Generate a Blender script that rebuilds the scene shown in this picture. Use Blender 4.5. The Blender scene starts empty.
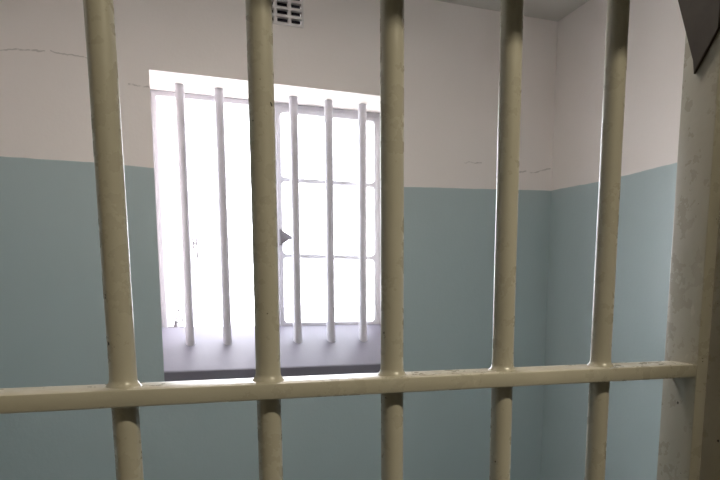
import bpy, bmesh, math, random
from mathutils import Vector, Matrix
random.seed(4)
PI = math.pi
COL = bpy.context.scene.collection
H = 1.4                      # eye height: measured heights below are given relative to it

# ------------------------------------------------------------------ tagging / linking
def tag(o, label, cat, group=None):
    o['label'] = label; o['category'] = cat
    if group: o['group'] = group
    return o

def obj(name, bm, mats, parent=None, smooth_angle=None):
    me = bpy.data.meshes.new(name)
    bmesh.ops.recalc_face_normals(bm, faces=bm.faces[:])
    bm.to_mesh(me); bm.free()
    if not isinstance(mats, (list, tuple)): mats = [mats]
    for m in mats: me.materials.append(m)
    if smooth_angle:
        me.polygons.foreach_set('use_smooth', [True] * len(me.polygons))
        me.set_sharp_from_angle(angle=math.radians(smooth_angle))
    o = bpy.data.objects.new(name, me); COL.objects.link(o)
    if parent: o.parent = parent
    return o

def struct(name, bm, mats, parent=None, smooth_angle=None):
    o = obj(name, bm, mats, parent, smooth_angle)
    if parent is None: o['kind'] = 'structure'
    return o

def thing(name, label, cat, loc=(0, 0, 0), rz=0, group=None):
    o = bpy.data.objects.new(name, None); COL.objects.link(o)
    o.location = loc; o.rotation_euler = (0, 0, rz); o.empty_display_size = .1
    return tag(o, label, cat, group)

# ------------------------------------------------------------------ mesh helpers
def box(bm, a, b, bevel=0, seg=2):
    r = bmesh.ops.create_cube(bm, size=1)
    vs = r['verts']
    a = Vector(a); b = Vector(b)
    for v in vs:
        v.co = Vector([(a[i] + b[i]) / 2 + v.co[i] * (b[i] - a[i]) for i in range(3)])
    if bevel:
        es = list({e for v in vs for e in v.link_edges})
        bmesh.ops.bevel(bm, geom=es, offset=bevel, segments=seg, profile=.5, affect='EDGES')
    return bm

def lathe(bm, prof, center=(0, 0), seg=40, wob=0):
    """prof: list of (radius, z); axis vertical at center; wob: slow hand-painted unevenness"""
    rings = []
    for k, (r, z) in enumerate(prof):
        ring = []
        for i in range(seg):
            a = 2 * PI * i / seg
            rr = r * (1 + wob * math.sin(3 * a + z * 21) * math.sin(z * 37 + center[0] * 50)) if r > 0 else 0
            ring.append(bm.verts.new((center[0] + rr * math.cos(a), center[1] + rr * math.sin(a), z)))
        rings.append(ring)
    for A, B in zip(rings, rings[1:]):
        for i in range(seg):
            j = (i + 1) % seg
            bm.faces.new((A[i], A[j], B[j], B[i]))
    bm.faces.new(rings[0][::-1]); bm.faces.new(rings[-1])
    return bm

def prism(bm, pts, lo, hi, axis='X'):
    """extrude a polygon; axis X: pts are (y,z); axis Y: (x,z); axis Z: (x,y)"""
    def p3(p, t):
        return {'X': (t, p[0], p[1]), 'Y': (p[0], t, p[1]), 'Z': (p[0], p[1], t)}[axis]
    A = [bm.verts.new(p3(p, lo)) for p in pts]; B = [bm.verts.new(p3(p, hi)) for p in pts]
    n = len(pts)
    bm.faces.new(A[::-1]); bm.faces.new(B)
    for i in range(n):
        bm.faces.new((A[i], A[(i + 1) % n], B[(i + 1) % n], B[i]))
    return bm

def tube(bm, pts, r, seg=12):
    pts = [Vector(p) for p in pts]; rings = []
    up = Vector((.13, .27, 1)).normalized()
    for i, p in enumerate(pts):
        t = (pts[min(i + 1, len(pts) - 1)] - pts[max(i - 1, 0)]).normalized()
        u = t.cross(up)
        if u.length < 1e-3: u = t.cross(Vector((1, 0, 0)))
        u.normalize(); v = t.cross(u).normalized()
        rr = r[i] if isinstance(r, (list, tuple)) else r
        rings.append([bm.verts.new(p + rr * (math.cos(2 * PI * k / seg) * u + math.sin(2 * PI * k / seg) * v)) for k in range(seg)])
    for A, B in zip(rings, rings[1:]):
        for k in range(seg):
            bm.faces.new((A[k], A[(k + 1) % seg], B[(k + 1) % seg], B[k]))
    bm.faces.new(rings[0][::-1]); bm.faces.new(rings[-1])
    return bm

def rect(x0, z0, x1, z1, r=0, n=5):
    if r <= 0: return [(x0, z0), (x1, z0), (x1, z1), (x0, z1)]
    out = []
    for cx, cz, a0 in ((x1 - r, z0 + r, -90), (x1 - r, z1 - r, 0), (x0 + r, z1 - r, 90), (x0 + r, z0 + r, 180)):
        for k in range(n + 1):
            a = math.radians(a0 + 90 * k / n)
            out.append((cx + r * math.cos(a), cz + r * math.sin(a)))
    return out

def holed_plate(outer, holes, y0, y1, bevel=0):
    """bmesh of a plate in the XZ plane between y0 and y1 with holes cut through"""
    cu = bpy.data.curves.new('plate_outline', 'CURVE'); cu.dimensions = '2D'; cu.fill_mode = 'BOTH'
    cu.extrude = (y1 - y0) / 2 - bevel; cu.bevel_depth = bevel; cu.bevel_resolution = 1; cu.offset = -bevel
    for poly in [outer] + holes:
        sp = cu.splines.new('POLY'); sp.points.add(len(poly) - 1); sp.use_cyclic_u = True
        for p, q in zip(sp.points, poly): p.co = (q[0], q[1], 0, 1)
    o = bpy.data.objects.new('plate_outline', cu); COL.objects.link(o)
    dg = bpy.context.evaluated_depsgraph_get()
    me = bpy.data.meshes.new_from_object(o.evaluated_get(dg))
    bm = bmesh.new(); bm.from_mesh(me)
    bpy.data.objects.remove(o); bpy.data.curves.remove(cu); bpy.data.meshes.remove(me)
    for v in bm.verts:
        x, z, d = v.co
        v.co = (x, (y0 + y1) / 2 - d, z)
    bmesh.ops.remove_doubles(bm, verts=bm.verts[:], dist=1e-5)
    for f in bm.faces: f.smooth = False
    return bm

# ------------------------------------------------------------------ node helper: arithmetic written as Python
class S:
    def __init__(s, nt, sock): s.nt, s.k = nt, sock
    def _m(s, op, *a):
        n = s.nt.nodes.new('ShaderNodeMath'); n.operation = op
        for i, v in enumerate((s,) + a):
            if isinstance(v, S): s.nt.links.new(v.k, n.inputs[i])
            else: n.inputs[i].default_value = v
        return S(s.nt, n.outputs[0])
    def __add__(s, o): return s._m('ADD', o)
    def __sub__(s, o): return s._m('SUBTRACT', o)
    def __mul__(s, o): return s._m('MULTIPLY', o)
    def lt(s, o): return s._m('LESS_THAN', o)
    def gt(s, o): return s._m('GREATER_THAN', o)
    def abs(s): return s._m('ABSOLUTE')
    def mn(s, o): return s._m('MINIMUM', o)
    def mx(s, o): return s._m('MAXIMUM', o)
    def sstep(s, a, b):
        n = s.nt.nodes.new('ShaderNodeMapRange'); n.interpolation_type = 'SMOOTHSTEP'
        s.nt.links.new(s.k, n.inputs[0]); n.inputs[1].default_value = a; n.inputs[2].default_value = b
        return S(s.nt, n.outputs[0])

class Mat:
    def __init__(s, name, color, rough=.5, spec=.5, metallic=0):
        s.m = bpy.data.materials.new(name); s.m.use_nodes = True
        s.nt = s.m.node_tree; s.b = s.nt.nodes['Principled BSDF']
        s.b.inputs['Base Color'].default_value = (*color, 1)
        s.b.inputs['Roughness'].default_value = rough
        s.b.inputs['Specular IOR Level'].default_value = spec
        s.b.inputs['Metallic'].default_value = metallic
        s.color = None; s.base = color
        s.tc = s.nt.nodes.new('ShaderNodeTexCoord')
    def xyz(s):
        n = s.nt.nodes.new('ShaderNodeSeparateXYZ'); s.nt.links.new(s.tc.outputs['Object'], n.inputs[0])
        return [S(s.nt, n.outputs[i]) for i in range(3)]
    def noise(s, scale, detail=3, rough=.55, stretch=(1, 1, 1)):
        mp = s.nt.nodes.new('ShaderNodeMapping'); mp.inputs['Scale'].default_value = stretch
        s.nt.links.new(s.tc.outputs['Object'], mp.inputs['Vector'])
        n = s.nt.nodes.new('ShaderNodeTexNoise'); n.inputs['Scale'].default_value = scale
        n.inputs['Detail'].default_value = detail; n.inputs['Roughness'].default_value = rough
        s.nt.links.new(mp.outputs[0], n.inputs['Vector'])
        return S(s.nt, n.outputs['Fac'])
    def mix(s, fac, color):
        n = s.nt.nodes.new('ShaderNodeMix'); n.data_type = 'RGBA'
        s.nt.links.new(fac.k, n.inputs['Factor'])
        if s.color is None: n.inputs['A'].default_value = (*s.base, 1)
        else: s.nt.links.new(s.color, n.inputs['A'])
        n.inputs['B'].default_value = (*color, 1)
        s.color = n.outputs['Result']; s.nt.links.new(s.color, s.b.inputs['Base Color'])
        return s
    def rough(s, sock): s.nt.links.new(sock.k, s.b.inputs['Roughness']); return s
    def bump(s, sock, strength=.2, dist=.002):
        n = s.nt.nodes.new('ShaderNodeBump'); n.inputs['Strength'].default_value = strength; n.inputs['Distance'].default_value = dist
        s.nt.links.new(sock.k, n.inputs['Height']); s.nt.links.new(n.outputs[0], s.b.inputs['Normal']); return s

# ------------------------------------------------------------------ materials
WHITE = (.86, .80, .77); TEAL = (.415, .50, .515)
PAINT = 1.847                                    # height of the dado line

def plaster(name, line_fn=None, face_only=None, cracks=()):
    m = Mat(name, WHITE, .55, .35)
    x, y, z = m.xyz()
    big = m.noise(2.3, 3); fine = m.noise(90, 4); mid = m.noise(14, 4)
    m.mix(big.sstep(.5, .8) * .35, (.81, .75, .715))
    m.mix(m.noise(6, 4, .7, (1, 1, .35)).sstep(.58, .75) * .25, (.88, .82, .785))
    if line_fn:
        wob = (m.noise(9, 2) - .5) * .007
        d = (line_fn(m, x, y) + wob) - z
        # slightly thick overlapping coat of white just above the line
        teal = d.sstep(-.0015, .0015)
        if face_only is not None: teal = teal * y.lt(face_only)
        m.mix(teal, TEAL)
        m.mix(teal * m.noise(3.1, 4).sstep(.5, .8) * .3, (.375, .465, .48))
        m.rough(teal * -.2 + .52)
        if cracks:
            for (x0, x1, z0, z1, w) in cracks:
                sl = (z1 - z0) / (x1 - x0)
                c = (x - x0) * sl + z0 + (m.noise(30, 3) - .5) * .022
                msk = (c - z).abs().sstep(w, w * .4) * x.gt(x0) * x.lt(x1)
                m.mix(msk * m.noise(45, 2).sstep(.3, .55) * .5, (.36, .32, .30))
    m.bump(fine * .35 + mid * .9 + big * 1.2, .22, .006)
    return m.m

def line_back(m, x, y):
    n = m.nt.nodes.new('ShaderNodeValToRGB'); n.color_ramp.interpolation = 'LINEAR'
    pts = [(-.72, .004), (-.40, .003), (-.20, -.001), (.40, -.009), (.80, -.0125), (.96, -.007), (1.25, .002), (1.56, .012)]
    e = n.color_ramp.elements
    for i, (px, v) in enumerate(pts):
        t = (px + 1) / 3; c = (v + .05) * 10
        el = e[i] if i < 2 else e.new(t)
        el.position = t; el.color = (c, c, c, 1)
    f = (x + 1.0) * (1 / 3)
    m.nt.links.new(f.k, n.inputs[0])
    return S(m.nt, n.outputs[0]) * .1 - .05 + PAINT

def line_side(m, x, y):
    return y.sstep(1.7, 2.1) * .012 + PAINT

def line_flat(m, x, y): return x * 0 + PAINT

M = {}
M['back'] = plaster('back_wall_plaster', line_back, 2.104,
    [(-.75, -.54, H + .800, H + .820, .004), (-.525, -.40, H + .822, H + .812, .0035), (-.275, -.19, H + .738, H + .732, .0035),
     (1.10, 1.19, H + .558, H + .559, .003), (1.33, 1.47, H + .533, H + .537, .0045), (1.47, 1.552, H + .537, H + .560, .0045)])
M['side'] = plaster('side_wall_plaster', line_side)
M['front'] = plaster('front_wall_plaster', line_flat)
m = Mat('ceiling_paint', (.70, .67, .63), .6); m.mix(m.noise(3, 4).sstep(.4, .7) * .4, (.64, .61, .57)); m.bump(m.noise(40, 4), .15, .003); M['ceil'] = m.m
m = Mat('corridor_paint', (.13, .13, .125), .6); m.mix(m.noise(3, 4).sstep(.4, .7) * .4, (.10, .10, .095)); m.bump(m.noise(40, 3), .2, .003); M['corr'] = m.m

m = Mat('cement_floor', (.24, .25, .24), .4); m.mix(m.noise(3, 5).sstep(.4, .7) * .5, (.18, .19, .185)); m.bump(m.noise(60, 3), .2, .002); M['floor'] = m.m
m = Mat('yard_ground', (.62, .60, .56), .9); m.mix(m.noise(2, 5).sstep(.4, .7) * .4, (.52, .50, .46)); M['yard'] = m.m

def gate_paint(name, base, hi, lo):
    m = Mat(name, base, .3, .5)
    a = m.noise(11, 4, .6); b = m.noise(55, 4, .6)
    m.mix(a.sstep(.45, .7) * .5, hi)
    m.mix(m.noise(16, 3, .6, (1, 1, .25)).sstep(.5, .75) * .4, lo)
    chip = m.noise(70, 3, .5).sstep(.725, .74)
    m.mix(chip, (.05, .045, .04))
    pale = m.noise(38, 3, .5, (1, 1, .8)).sstep(.70, .74)
    m.mix(pale * .25, (.62, .59, .52))
    m.mix(m.noise(120, 3, .6, (1, 1, .6)).sstep(.66, .70) * a.sstep(.5, .6) * .08, (.22, .21, .19))
    m.rough(b * .3 + a.sstep(.5, .7) * .12 + .14)
    m.bump(a * 1.0 + b * .35 - chip * .5, .3, .003)
    return m.m
M['gate'] = gate_paint('cream_gate_paint', (.395, .373, .312), (.435, .415, .355), (.345, .325, .265))
M['jamb'] = gate_paint('brown_cream_frame_paint', (.42, .375, .27), (.46, .42, .31), (.36, .32, .22))
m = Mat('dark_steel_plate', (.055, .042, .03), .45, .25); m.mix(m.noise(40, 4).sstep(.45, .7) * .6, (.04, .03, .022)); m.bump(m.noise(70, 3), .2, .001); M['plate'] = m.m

m = Mat('window_bar_paint', (.58, .565, .62), .35); m.mix(m.noise(20, 3).sstep(.5, .75) * .4, (.52, .51, .55)); m.bump(m.noise(40, 3), .2, .002); M['wbar'] = m.m
m = Mat('window_frame_paint', (.52, .51, .54), .35); m.mix(m.noise(25, 3).sstep(.5, .75) * .3, (.44, .435, .46)); m.bump(m.noise(60, 3), .15, .001); M['wframe'] = m.m
m = Mat('sill_paint', (.20, .19, .24), .42); m.mix(m.noise(6, 4, .6, (1.5, .7, 1)).sstep(.45, .75) * .4, (.165, .158, .20)); m.bump(m.noise(30, 3), .15, .003); M['sill'] = m.m
m = Mat('worn_brass', (.16, .15, .16), .45, .4, .3); m.mix(m.noise(60, 3).sstep(.5, .7) * .5, (.10, .09, .10)); M['metal'] = m.m
m = Mat('vent_paint', (.74, .705, .70), .5); m.bump(m.noise(80, 3), .2, .001); M['vent'] = m.m
m = Mat('vent_hole_shade', (.05, .045, .06), .9, .1); m.mix(m.noise(300, 2).sstep(.4, .6) * .5, (.08, .075, .095)); M['hole_shade'] = m.m  # dark tone stands for the shade inside the vent holes
m = Mat('lamp_housing', (.8, .8, .8), .4); m.bump(m.noise(80, 2), .05, .001); M['lamp'] = m.m

def glass_mat():
    m = bpy.data.materials.new('window_glass'); m.use_nodes = True; nt = m.node_tree
    for n in list(nt.nodes):
        if n.type != 'OUTPUT_MATERIAL': nt.nodes.remove(n)
    out = nt.nodes['Material Output']
    t = nt.nodes.new('ShaderNodeBsdfTransparent'); t.inputs[0].default_value = (.97, .985, .98, 1)
    g = nt.nodes.new('ShaderNodeBsdfGlossy'); g.inputs['Roughness'].default_value = .02
    lw = nt.nodes.new('ShaderNodeLayerWeight'); lw.inputs[0].default_value = .5
    pw = nt.nodes.new('ShaderNodeMath'); pw.operation = 'POWER'; pw.inputs[1].default_value = 4
    nt.links.new(lw.outputs['Facing'], pw.inputs[0])
    fr = nt.nodes.new('ShaderNodeMath'); fr.operation = 'MULTIPLY_ADD'; fr.inputs[1].default_value = .7; fr.inputs[2].default_value = .035
    nt.links.new(pw.outputs[0], fr.inputs[0])
    mx = nt.nodes.new('ShaderNodeMixShader')
    nt.links.new(fr.outputs[0], mx.inputs[0]); nt.links.new(t.outputs[0], mx.inputs[1]); nt.links.new(g.outputs[0], mx.inputs[2])
    nt.links.new(mx.outputs[0], out.inputs[0]); return m
M['glass'] = glass_mat()
def emit_mat(name, col, s):
    m = bpy.data.materials.new(name); m.use_nodes = True
    b = m.node_tree.nodes['Principled BSDF']; b.inputs['Base Color'].default_value = (.8, .8, .8, 1)
    b.inputs['Emission Color'].default_value = (*col, 1); b.inputs['Emission Strength'].default_value = s
    return m
M['diffuser'] = emit_mat('lamp_diffuser', (1, .86, .62), 4)

M['cell_fill_diffuser'] = emit_mat('cell_fill_glow', (1, .92, .82), 3)  # glowing face of the added cell fill lamp

# ------------------------------------------------------------------ room shell
CEIL = H + 1.205
BY = 2.10                 # cell face of the window wall
RX, LX = 1.56, -.96       # cell side walls
WT = .32
WX0, WX1, WZ0, WZ1 = -.20, .803, H - .374, H + .797
VX0, VX1, VZ0, VZ1 = .162, .384, H + 1.018, H + 1.182

bm = holed_plate([(LX - .2, -.35), (RX + .2, -.35), (RX + .2, CEIL + .15), (LX - .2, CEIL + .15)],
                 [rect(WX0, WZ0, WX1, WZ1), rect(VX0 + .004, VZ0 + .004, VX1 - .004, VZ1 - .004)], BY, BY + WT)
struct('wall_back', bm, M['back'])
bm = bmesh.new(); box(bm, (RX, .05, 0), (RX + .2, BY, CEIL)); struct('wall_right', bm, M['side'])
bm = bmesh.new(); box(bm, (LX - .2, .05, 0), (LX, BY, CEIL)); struct('wall_left', bm, M['side'])
DX0, DX1, DZ = -.505, .391, H + .495      # doorway
CX0, CX1, CY = -2.2, 2.4, -1.95           # corridor
FY0 = -.30
bm = holed_plate([(CX0, 0), (DX0, 0), (DX0, DZ), (DX1, DZ), (DX1, 0), (CX1, 0), (CX1, CEIL), (CX0, CEIL)], [], FY0, .05)
struct('wall_front', bm, M['front'])
bm = bmesh.new(); box(bm, (CX0, CY - .15, 0), (CX1, CY, CEIL)); struct('wall_corridor', bm, M['corr'])
bm = bmesh.new(); box(bm, (CX0 - .15, CY - .15, 0), (CX0, .05, CEIL)); struct('wall_corridor_left', bm, M['corr'])
bm = bmesh.new(); box(bm, (CX1, CY - .15, 0), (CX1 + .15, .05, CEIL)); struct('wall_corridor_right', bm, M['corr'])
bm = bmesh.new(); box(bm, (CX0 - .15, CY - .15, -.15), (CX1 + .15, BY, 0)); struct('floor', bm, M['floor'])
bm = bmesh.new(); box(bm, (CX0 - .15, CY - .15, CEIL), (CX1 + .15, BY, CEIL + .15)); struct('ceiling', bm, M['ceil'])
bm = bmesh.new(); box(bm, (-30, BY + WT, -.5), (32, 60, -.35)); o = struct('ground', bm, M['yard'])

# steel lining of the doorway
bm = bmesh.new()
box(bm, (DX1 - .006, FY0, 0), (DX1, .05, DZ)); box(bm, (DX0, FY0, 0), (DX0 + .006, .05, DZ)); box(bm, (DX0 + .006, FY0, DZ - .006), (DX1 - .006, .05, DZ))
struct('trim_1', bm, M['jamb'])

# ------------------------------------------------------------------ window
FY = BY + .25
FD = .04
win = bpy.data.objects.new('window_1', None); COL.objects.link(win); win.location = (0, 0, 0); win['kind'] = 'structure'
fz0, fz1 = H - .195, WZ1
bm = holed_plate(rect(WX0, fz0, WX1, fz1),
                 [rect(WX0 + .022, fz0 + .022, .290, fz1 - .022, .006), rect(.310, fz0 + .022, WX1 - .024, fz1 - .022, .006)], FY, FY + FD, .002)
obj('frame', bm, M['wframe'], win, 30)

def sash(x0, x1, z0, z1, bars, y0, y1, rad):
    w = .021; zs = [z0 + w * .9] + [b for zb in bars for b in (zb - .009, zb + .009)] + [z1 - w]
    holes = [rect(x0 + w, a, x1 - w, b, rad) for a, b in zip(zs[0::2], zs[1::2])]
    return holed_plate(rect(x0, z0, x1, z1), holes, y0, y1, .002)
sz0, sz1 = fz0 + .020, fz1 - .020
s = obj('sash', sash(.308, WX1 - .022, sz0, sz1, [H + .142, H + .474], FY - .008, FY + .020, .016), M['wframe'], win, 30)
bm = bmesh.new(); box(bm, (.320, FY + .006, sz0 + .01), (WX1 - .034, FY + .010, sz1 - .01)); obj('pane', bm, M['glass'], s)
# cockspur handle on the closed sash
hz = H + .222
bm = bmesh.new()
box(bm, (.312, FY - .014, hz - .034), (.328, FY - .006, hz + .034), .002)
lathe_c = (.320, FY - .02)
prism(bm, [(.311, hz + .036), (.330, hz + .024), (.352, hz + .012), (.378, hz - .006), (.376, hz - .014), (.350, hz - .010), (.332, hz - .024), (.312, hz - .032)], FY - .034, FY - .020, 'Y')
tube(bm, [(.321, FY - .005, hz), (.321, FY - .024, hz)], .008)
obj('handle', bm, M['metal'], s, 40)

# the left sash stands open outwards, hinged on the left
sw = .290 - (WX0 + .022)
op = obj('sash', sash(.0, sw, sz0, sz1, [H + .142, H + .474], 0, .028, .016), M['wframe'], win, 30)
op.location = (WX0 + .026, FY + FD + .004, 0); op.rotation_euler = (0, 0, math.radians(72))
op['label'] = 'left casement pushed wide open to the outside'
bm = bmesh.new(); box(bm, (.012, .014, sz0 + .01), (sw - .012, .018, sz1 - .01)); obj('pane', bm, M['glass'], op)
bm = bmesh.new(); hz2 = H + .218
box(bm, (sw - .020, -.006, hz2 - .03), (sw - .004, 0, hz2 + .03), .0015)
prism(bm, [(sw - .020, hz2 + .028), (sw - .002, hz2 + .03), (sw - .006, hz2 - .01), (sw - .012, hz2 - .075), (sw - .019, hz2 - .075)], -.026, -.016, 'Y')
tube(bm, [(sw - .012, 0, hz2), (sw - .012, -.02, hz2)], .007)
obj('handle', bm, M['metal'], op, 40)
# casement stay: peg on the frame, arm and ring towards the open sash
bm = bmesh.new()
lathe(bm, [(.016, fz0 + .020), (.016, fz0 + .024), (.009, fz0 + .030), (.005, fz0 + .044), (.006, fz0 + .050), (.002, fz0 + .053)], (-.141, FY + .012), 16)
box(bm, (-.175, FY + .004, fz0 + .021), (-.105, FY + .022, fz0 + .026), .001)
obj('stay_peg', bm, M['metal'], win, 40)
bm = bmesh.new()
yy = FY + .17; zc = H - .147
tube(bm, [(-.122 + .014 * math.cos(t * PI / 8), yy, zc + .014 * math.sin(t * PI / 8)) for t in range(17)], .0035, 8)
tube(bm, [(-.175, yy + .005, zc + .002), (-.136, yy, zc)], .003, 8)
tube(bm, [(-.122, yy, zc + .012), (-.122, yy, zc + .030)], [.004, .0015], 8)
tube(bm, [(-.137, yy - .002, zc - .006), (-.143, FY + .015, H - .122)], .003, 8)
tube(bm, [(-.124, yy, zc + .036), (-.124, yy + .0, zc + .050)], .0065, 10)
tube(bm, [(-.124, yy + .004, zc + .044), (-.150, yy + .012, zc + .044)], .002, 8)
obj('stay_arm', bm, M['metal'], win, 40)

# sloping painted sill
bm = bmesh.new()
prism(bm, [(BY - .004, WZ0), (BY - .004, H - .336), (BY, H - .331), (FY - .010, H - .171), (FY - .010, H - .195), (BY + WT, H - .195), (BY + WT, WZ0)], WX0, WX1, 'X')
sill = obj('window_sill', bm, M['sill'], win)
sill['label'] = 'grey lilac painted sill sloping into the cell'

# six round upright bars set into the sill and the head of the reveal
bl = ['leftmost of the six white upright bars inside the window reveal',
      'second white upright bar from the left in the window reveal',
      'third white upright window bar from the left, behind the second gate bar',
      'white upright window bar just right of the second gate bar',
      'second white upright window bar from the right, before the middle of the closed casement',
      'rightmost white upright window bar, beside the third gate bar']
for i in range(6):
    X = -.0892 + .1524 * i; Y = BY + .15
    z0 = H - .238; z1 = WZ1
    bm = bmesh.new()
    r = .0185
    lathe(bm, [(r * 1.08, z0 - .012), (r * 1.06, z0 + .008), (r * 1.02, z0 + .022), (r, z0 + .045)] +
          [(r, z0 + .045 + (z1 - z0 - .06) * k / 20) for k in range(1, 21)] + [(r * 1.01, z1 - .004), (r * 1.03, z1)], (0, 0), 32, .012)
    for v in bm.verts: v.co.z -= z0
    o = obj('window_bar', bm, M['wbar'], None, 40); o.location = (X, Y, z0)
    tag(o, bl[i], 'window bar', 'upright bars in the window reveal')

# ------------------------------------------------------------------ air brick
vent = thing('air_vent', 'small white slotted air vent high in the wall above the window', 'air vent', (0, 0, 0))
holes = []
for c in range(4):
    for r_ in range(5):
        x1 = VX1 - .0065 - c * .0555; z0 = VZ0 + .0115 + r_ * .0287
        holes.append(rect(x1 - .0425, z0, x1, z0 + .0185, .002, 2))
bm = holed_plate(rect(VX0, VZ0, VX1, VZ1, .003, 2), holes, BY - .004, BY + .018, .0015)
obj('grille', bm, M['vent'], vent, 30)
bm = bmesh.new(); box(bm, (VX0 + .006, BY + .034, VZ0 + .006), (VX1 - .006, BY + .038, VZ1 - .006)); obj('hole_shade', bm, M['hole_shade'], vent)  # dark back sheet, the shade of the vent cavity put into its colour

# ------------------------------------------------------------------ the barred gate
G = thing('barred_gate', 'cream painted steel cell gate of round bars and a flat cross bar', 'gate', (0, 0, 0), -.01185)
CB0, CB1 = H - .1040, H - .0893          # flat cross bar, heights
TOP, BOT = H + .460, .03
R_ = .01085
def flat_bar(z0, z1, x0=-.470, x1=.3535):
    bm = bmesh.new(); n = 44
    box(bm, (x0, -.0225, z0), (x1, .0195, z1), .0022, 2)
    return bm
obj('cross_bar', flat_bar(CB0, CB1), M['gate'], G, 35)
o = obj('cross_bar', flat_bar(H - .78, H - .765), M['gate'], G, 35)
obj('top_rail', flat_bar(TOP - .015, TOP), M['gate'], G, 35)
obj('bottom_rail', flat_bar(BOT, BOT + .015), M['gate'], G, 35)
for i in range(-3, 3):
    X = .12 * i + .0
    bm = bmesh.new()
    prof = [(R_, BOT + .01)]
    def seg(a, b, n):
        return [(R_, a + (b - a) * k / n) for k in range(1, n + 1)]
    prof += seg(BOT + .01, H - .78, 8) + seg(H - .765, CB0 - .002, 12)
    prof += [(R_, CB1 - .004), (R_ * 1.36, CB1 - .0005), (R_ * 1.24, CB1 + .0012), (R_ * 1.08, CB1 + .0034), (R_ * 1.02, CB1 + .006), (R_, CB1 + .016)]
    prof += seg(CB1 + .016, TOP - .01, 16)
    lathe(bm, prof, (X, 0), 40, .012)
    da, db = {-2: (.0001, -.0068), -1: (.0013, 0), 0: (-.0006, -.003), 1: (-.0003, -.002)}.get(i, (0, 0))   # the bars stand a hair out of true
    for v in bm.verts: v.co.x += da + db * max(-.5, v.co.z - H)
    obj('bar', bm, M['gate'], G, 50)
bm = bmesh.new(); box(bm, (.3535, -.0215, BOT), (.3695, .0300, TOP + .005), .0015, 2); obj('stile', bm, M['gate'], G, 35)
bm = bmesh.new(); box(bm, (-.486, -.0215, BOT), (-.470, .0300, TOP + .005), .0015, 2); obj('stile', bm, M['gate'], G, 35)
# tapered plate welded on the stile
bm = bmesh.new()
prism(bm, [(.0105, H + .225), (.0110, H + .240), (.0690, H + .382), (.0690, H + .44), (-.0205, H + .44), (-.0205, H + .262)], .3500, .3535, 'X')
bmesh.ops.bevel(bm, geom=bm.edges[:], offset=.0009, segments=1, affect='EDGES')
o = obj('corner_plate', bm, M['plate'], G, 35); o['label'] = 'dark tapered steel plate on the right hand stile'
for z in (.35, 1.5):
    bm = bmesh.new(); tube(bm, [(-.492, -.015, z - .05), (-.492, -.015, z + .05)], .008, 16); obj('hinge', bm, M['gate'], G, 40)

# ------------------------------------------------------------------ corridor lamp (behind the camera)
LXc, LYc = .58, -1.02
lamp = thing('ceiling_light', 'white fluorescent ceiling light in the corridor before the gate', 'ceiling light', (LXc, LYc, CEIL))
bm = bmesh.new(); box(bm, (-.44, -.05, -.03), (.44, .05, 0), .004); obj('housing', bm, M['lamp'], lamp, 35)
bm = bmesh.new(); box(bm, (-.41, -.022, -.055), (.41, .022, -.03), .006); obj('diffuser', bm, M['diffuser'], lamp, 35)
L = bpy.data.lights.new('corridor_lamp', 'AREA'); L.shape = 'RECTANGLE'; L.size = .80; L.size_y = .04
L.energy = 20; L.color = (1, .89, .66)
lo = bpy.data.objects.new('corridor_lamp', L); COL.objects.link(lo); lo.location = (LXc, LYc, CEIL - .058)

# unseen round fill lamp, added on the cell ceiling to brighten the window wall
CLX, CLY = .12, .80
lamp = thing('ceiling_light', 'round white fill lamp added unseen on the cell ceiling inside the gate', 'ceiling light', (CLX, CLY, CEIL))
bm = bmesh.new(); lathe(bm, [(.15, -.03), (.16, -.02), (.16, 0)], (0, 0), 40); obj('housing', bm, M['lamp'], lamp, 35)
bm = bmesh.new(); lathe(bm, [(.03, -.075), (.08, -.068), (.12, -.05), (.138, -.03)], (0, 0), 40); obj('diffuser', bm, M['cell_fill_diffuser'], lamp, 60)
L = bpy.data.lights.new('cell_fill', 'AREA'); L.shape = 'DISK'; L.size = .26
L.energy = 9.5; L.color = (1, .9, .8)
lo = bpy.data.objects.new('cell_fill', L); COL.objects.link(lo); lo.location = (CLX, CLY, CEIL - .08)

# ------------------------------------------------------------------ daylight
W = bpy.data.worlds.new('overcast_sky'); bpy.context.scene.world = W; W.use_nodes = True
bg = W.node_tree.nodes['Background']; bg.inputs[0].default_value = (.93, .935, 1, 1); bg.inputs[1].default_value = 11

# ------------------------------------------------------------------ camera (matched to the photograph)
fpx, ppx, ppy = 638.663, 395.909, 384.280
cam = bpy.data.cameras.new('camera'); cam.sensor_fit = 'HORIZONTAL'; cam.sensor_width = 36
cam.lens = fpx / 720 * 36; cam.shift_x = (360 - ppx) / 720; cam.shift_y = (ppy - 240) / 720
cam.clip_start = .02
co = bpy.data.objects.new('camera', cam); COL.objects.link(co)
yaw, pit, rol = -.354197, .1463536, .0037988
cy, sy, cp, sp, cr, sr = math.cos(yaw), math.sin(yaw), math.cos(pit), math.sin(pit), math.cos(rol), math.sin(rol)
B = Matrix(((1, 0, 0), (0, 0, -1), (0, 1, 0)))
Rm = Matrix(((cr, -sr, 0), (sr, cr, 0), (0, 0, 1))) @ Matrix(((1, 0, 0), (0, cp, -sp), (0, sp, cp))) @ B @ Matrix(((cy, sy, 0), (-sy, cy, 0), (0, 0, 1)))
rot = Matrix((Rm[0], -Rm[1], -Rm[2])).transposed()
co.matrix_world = Matrix.Translation((-.208873, -.574549, H - .008647)) @ rot.to_4x4()
sc = bpy.context.scene
sc.camera = co
sc.view_settings.view_transform = 'Standard'; sc.view_settings.look = 'None'
sc.view_settings.exposure = .28; sc.view_settings.gamma = 1; sc.view_settings.use_curve_mapping = False
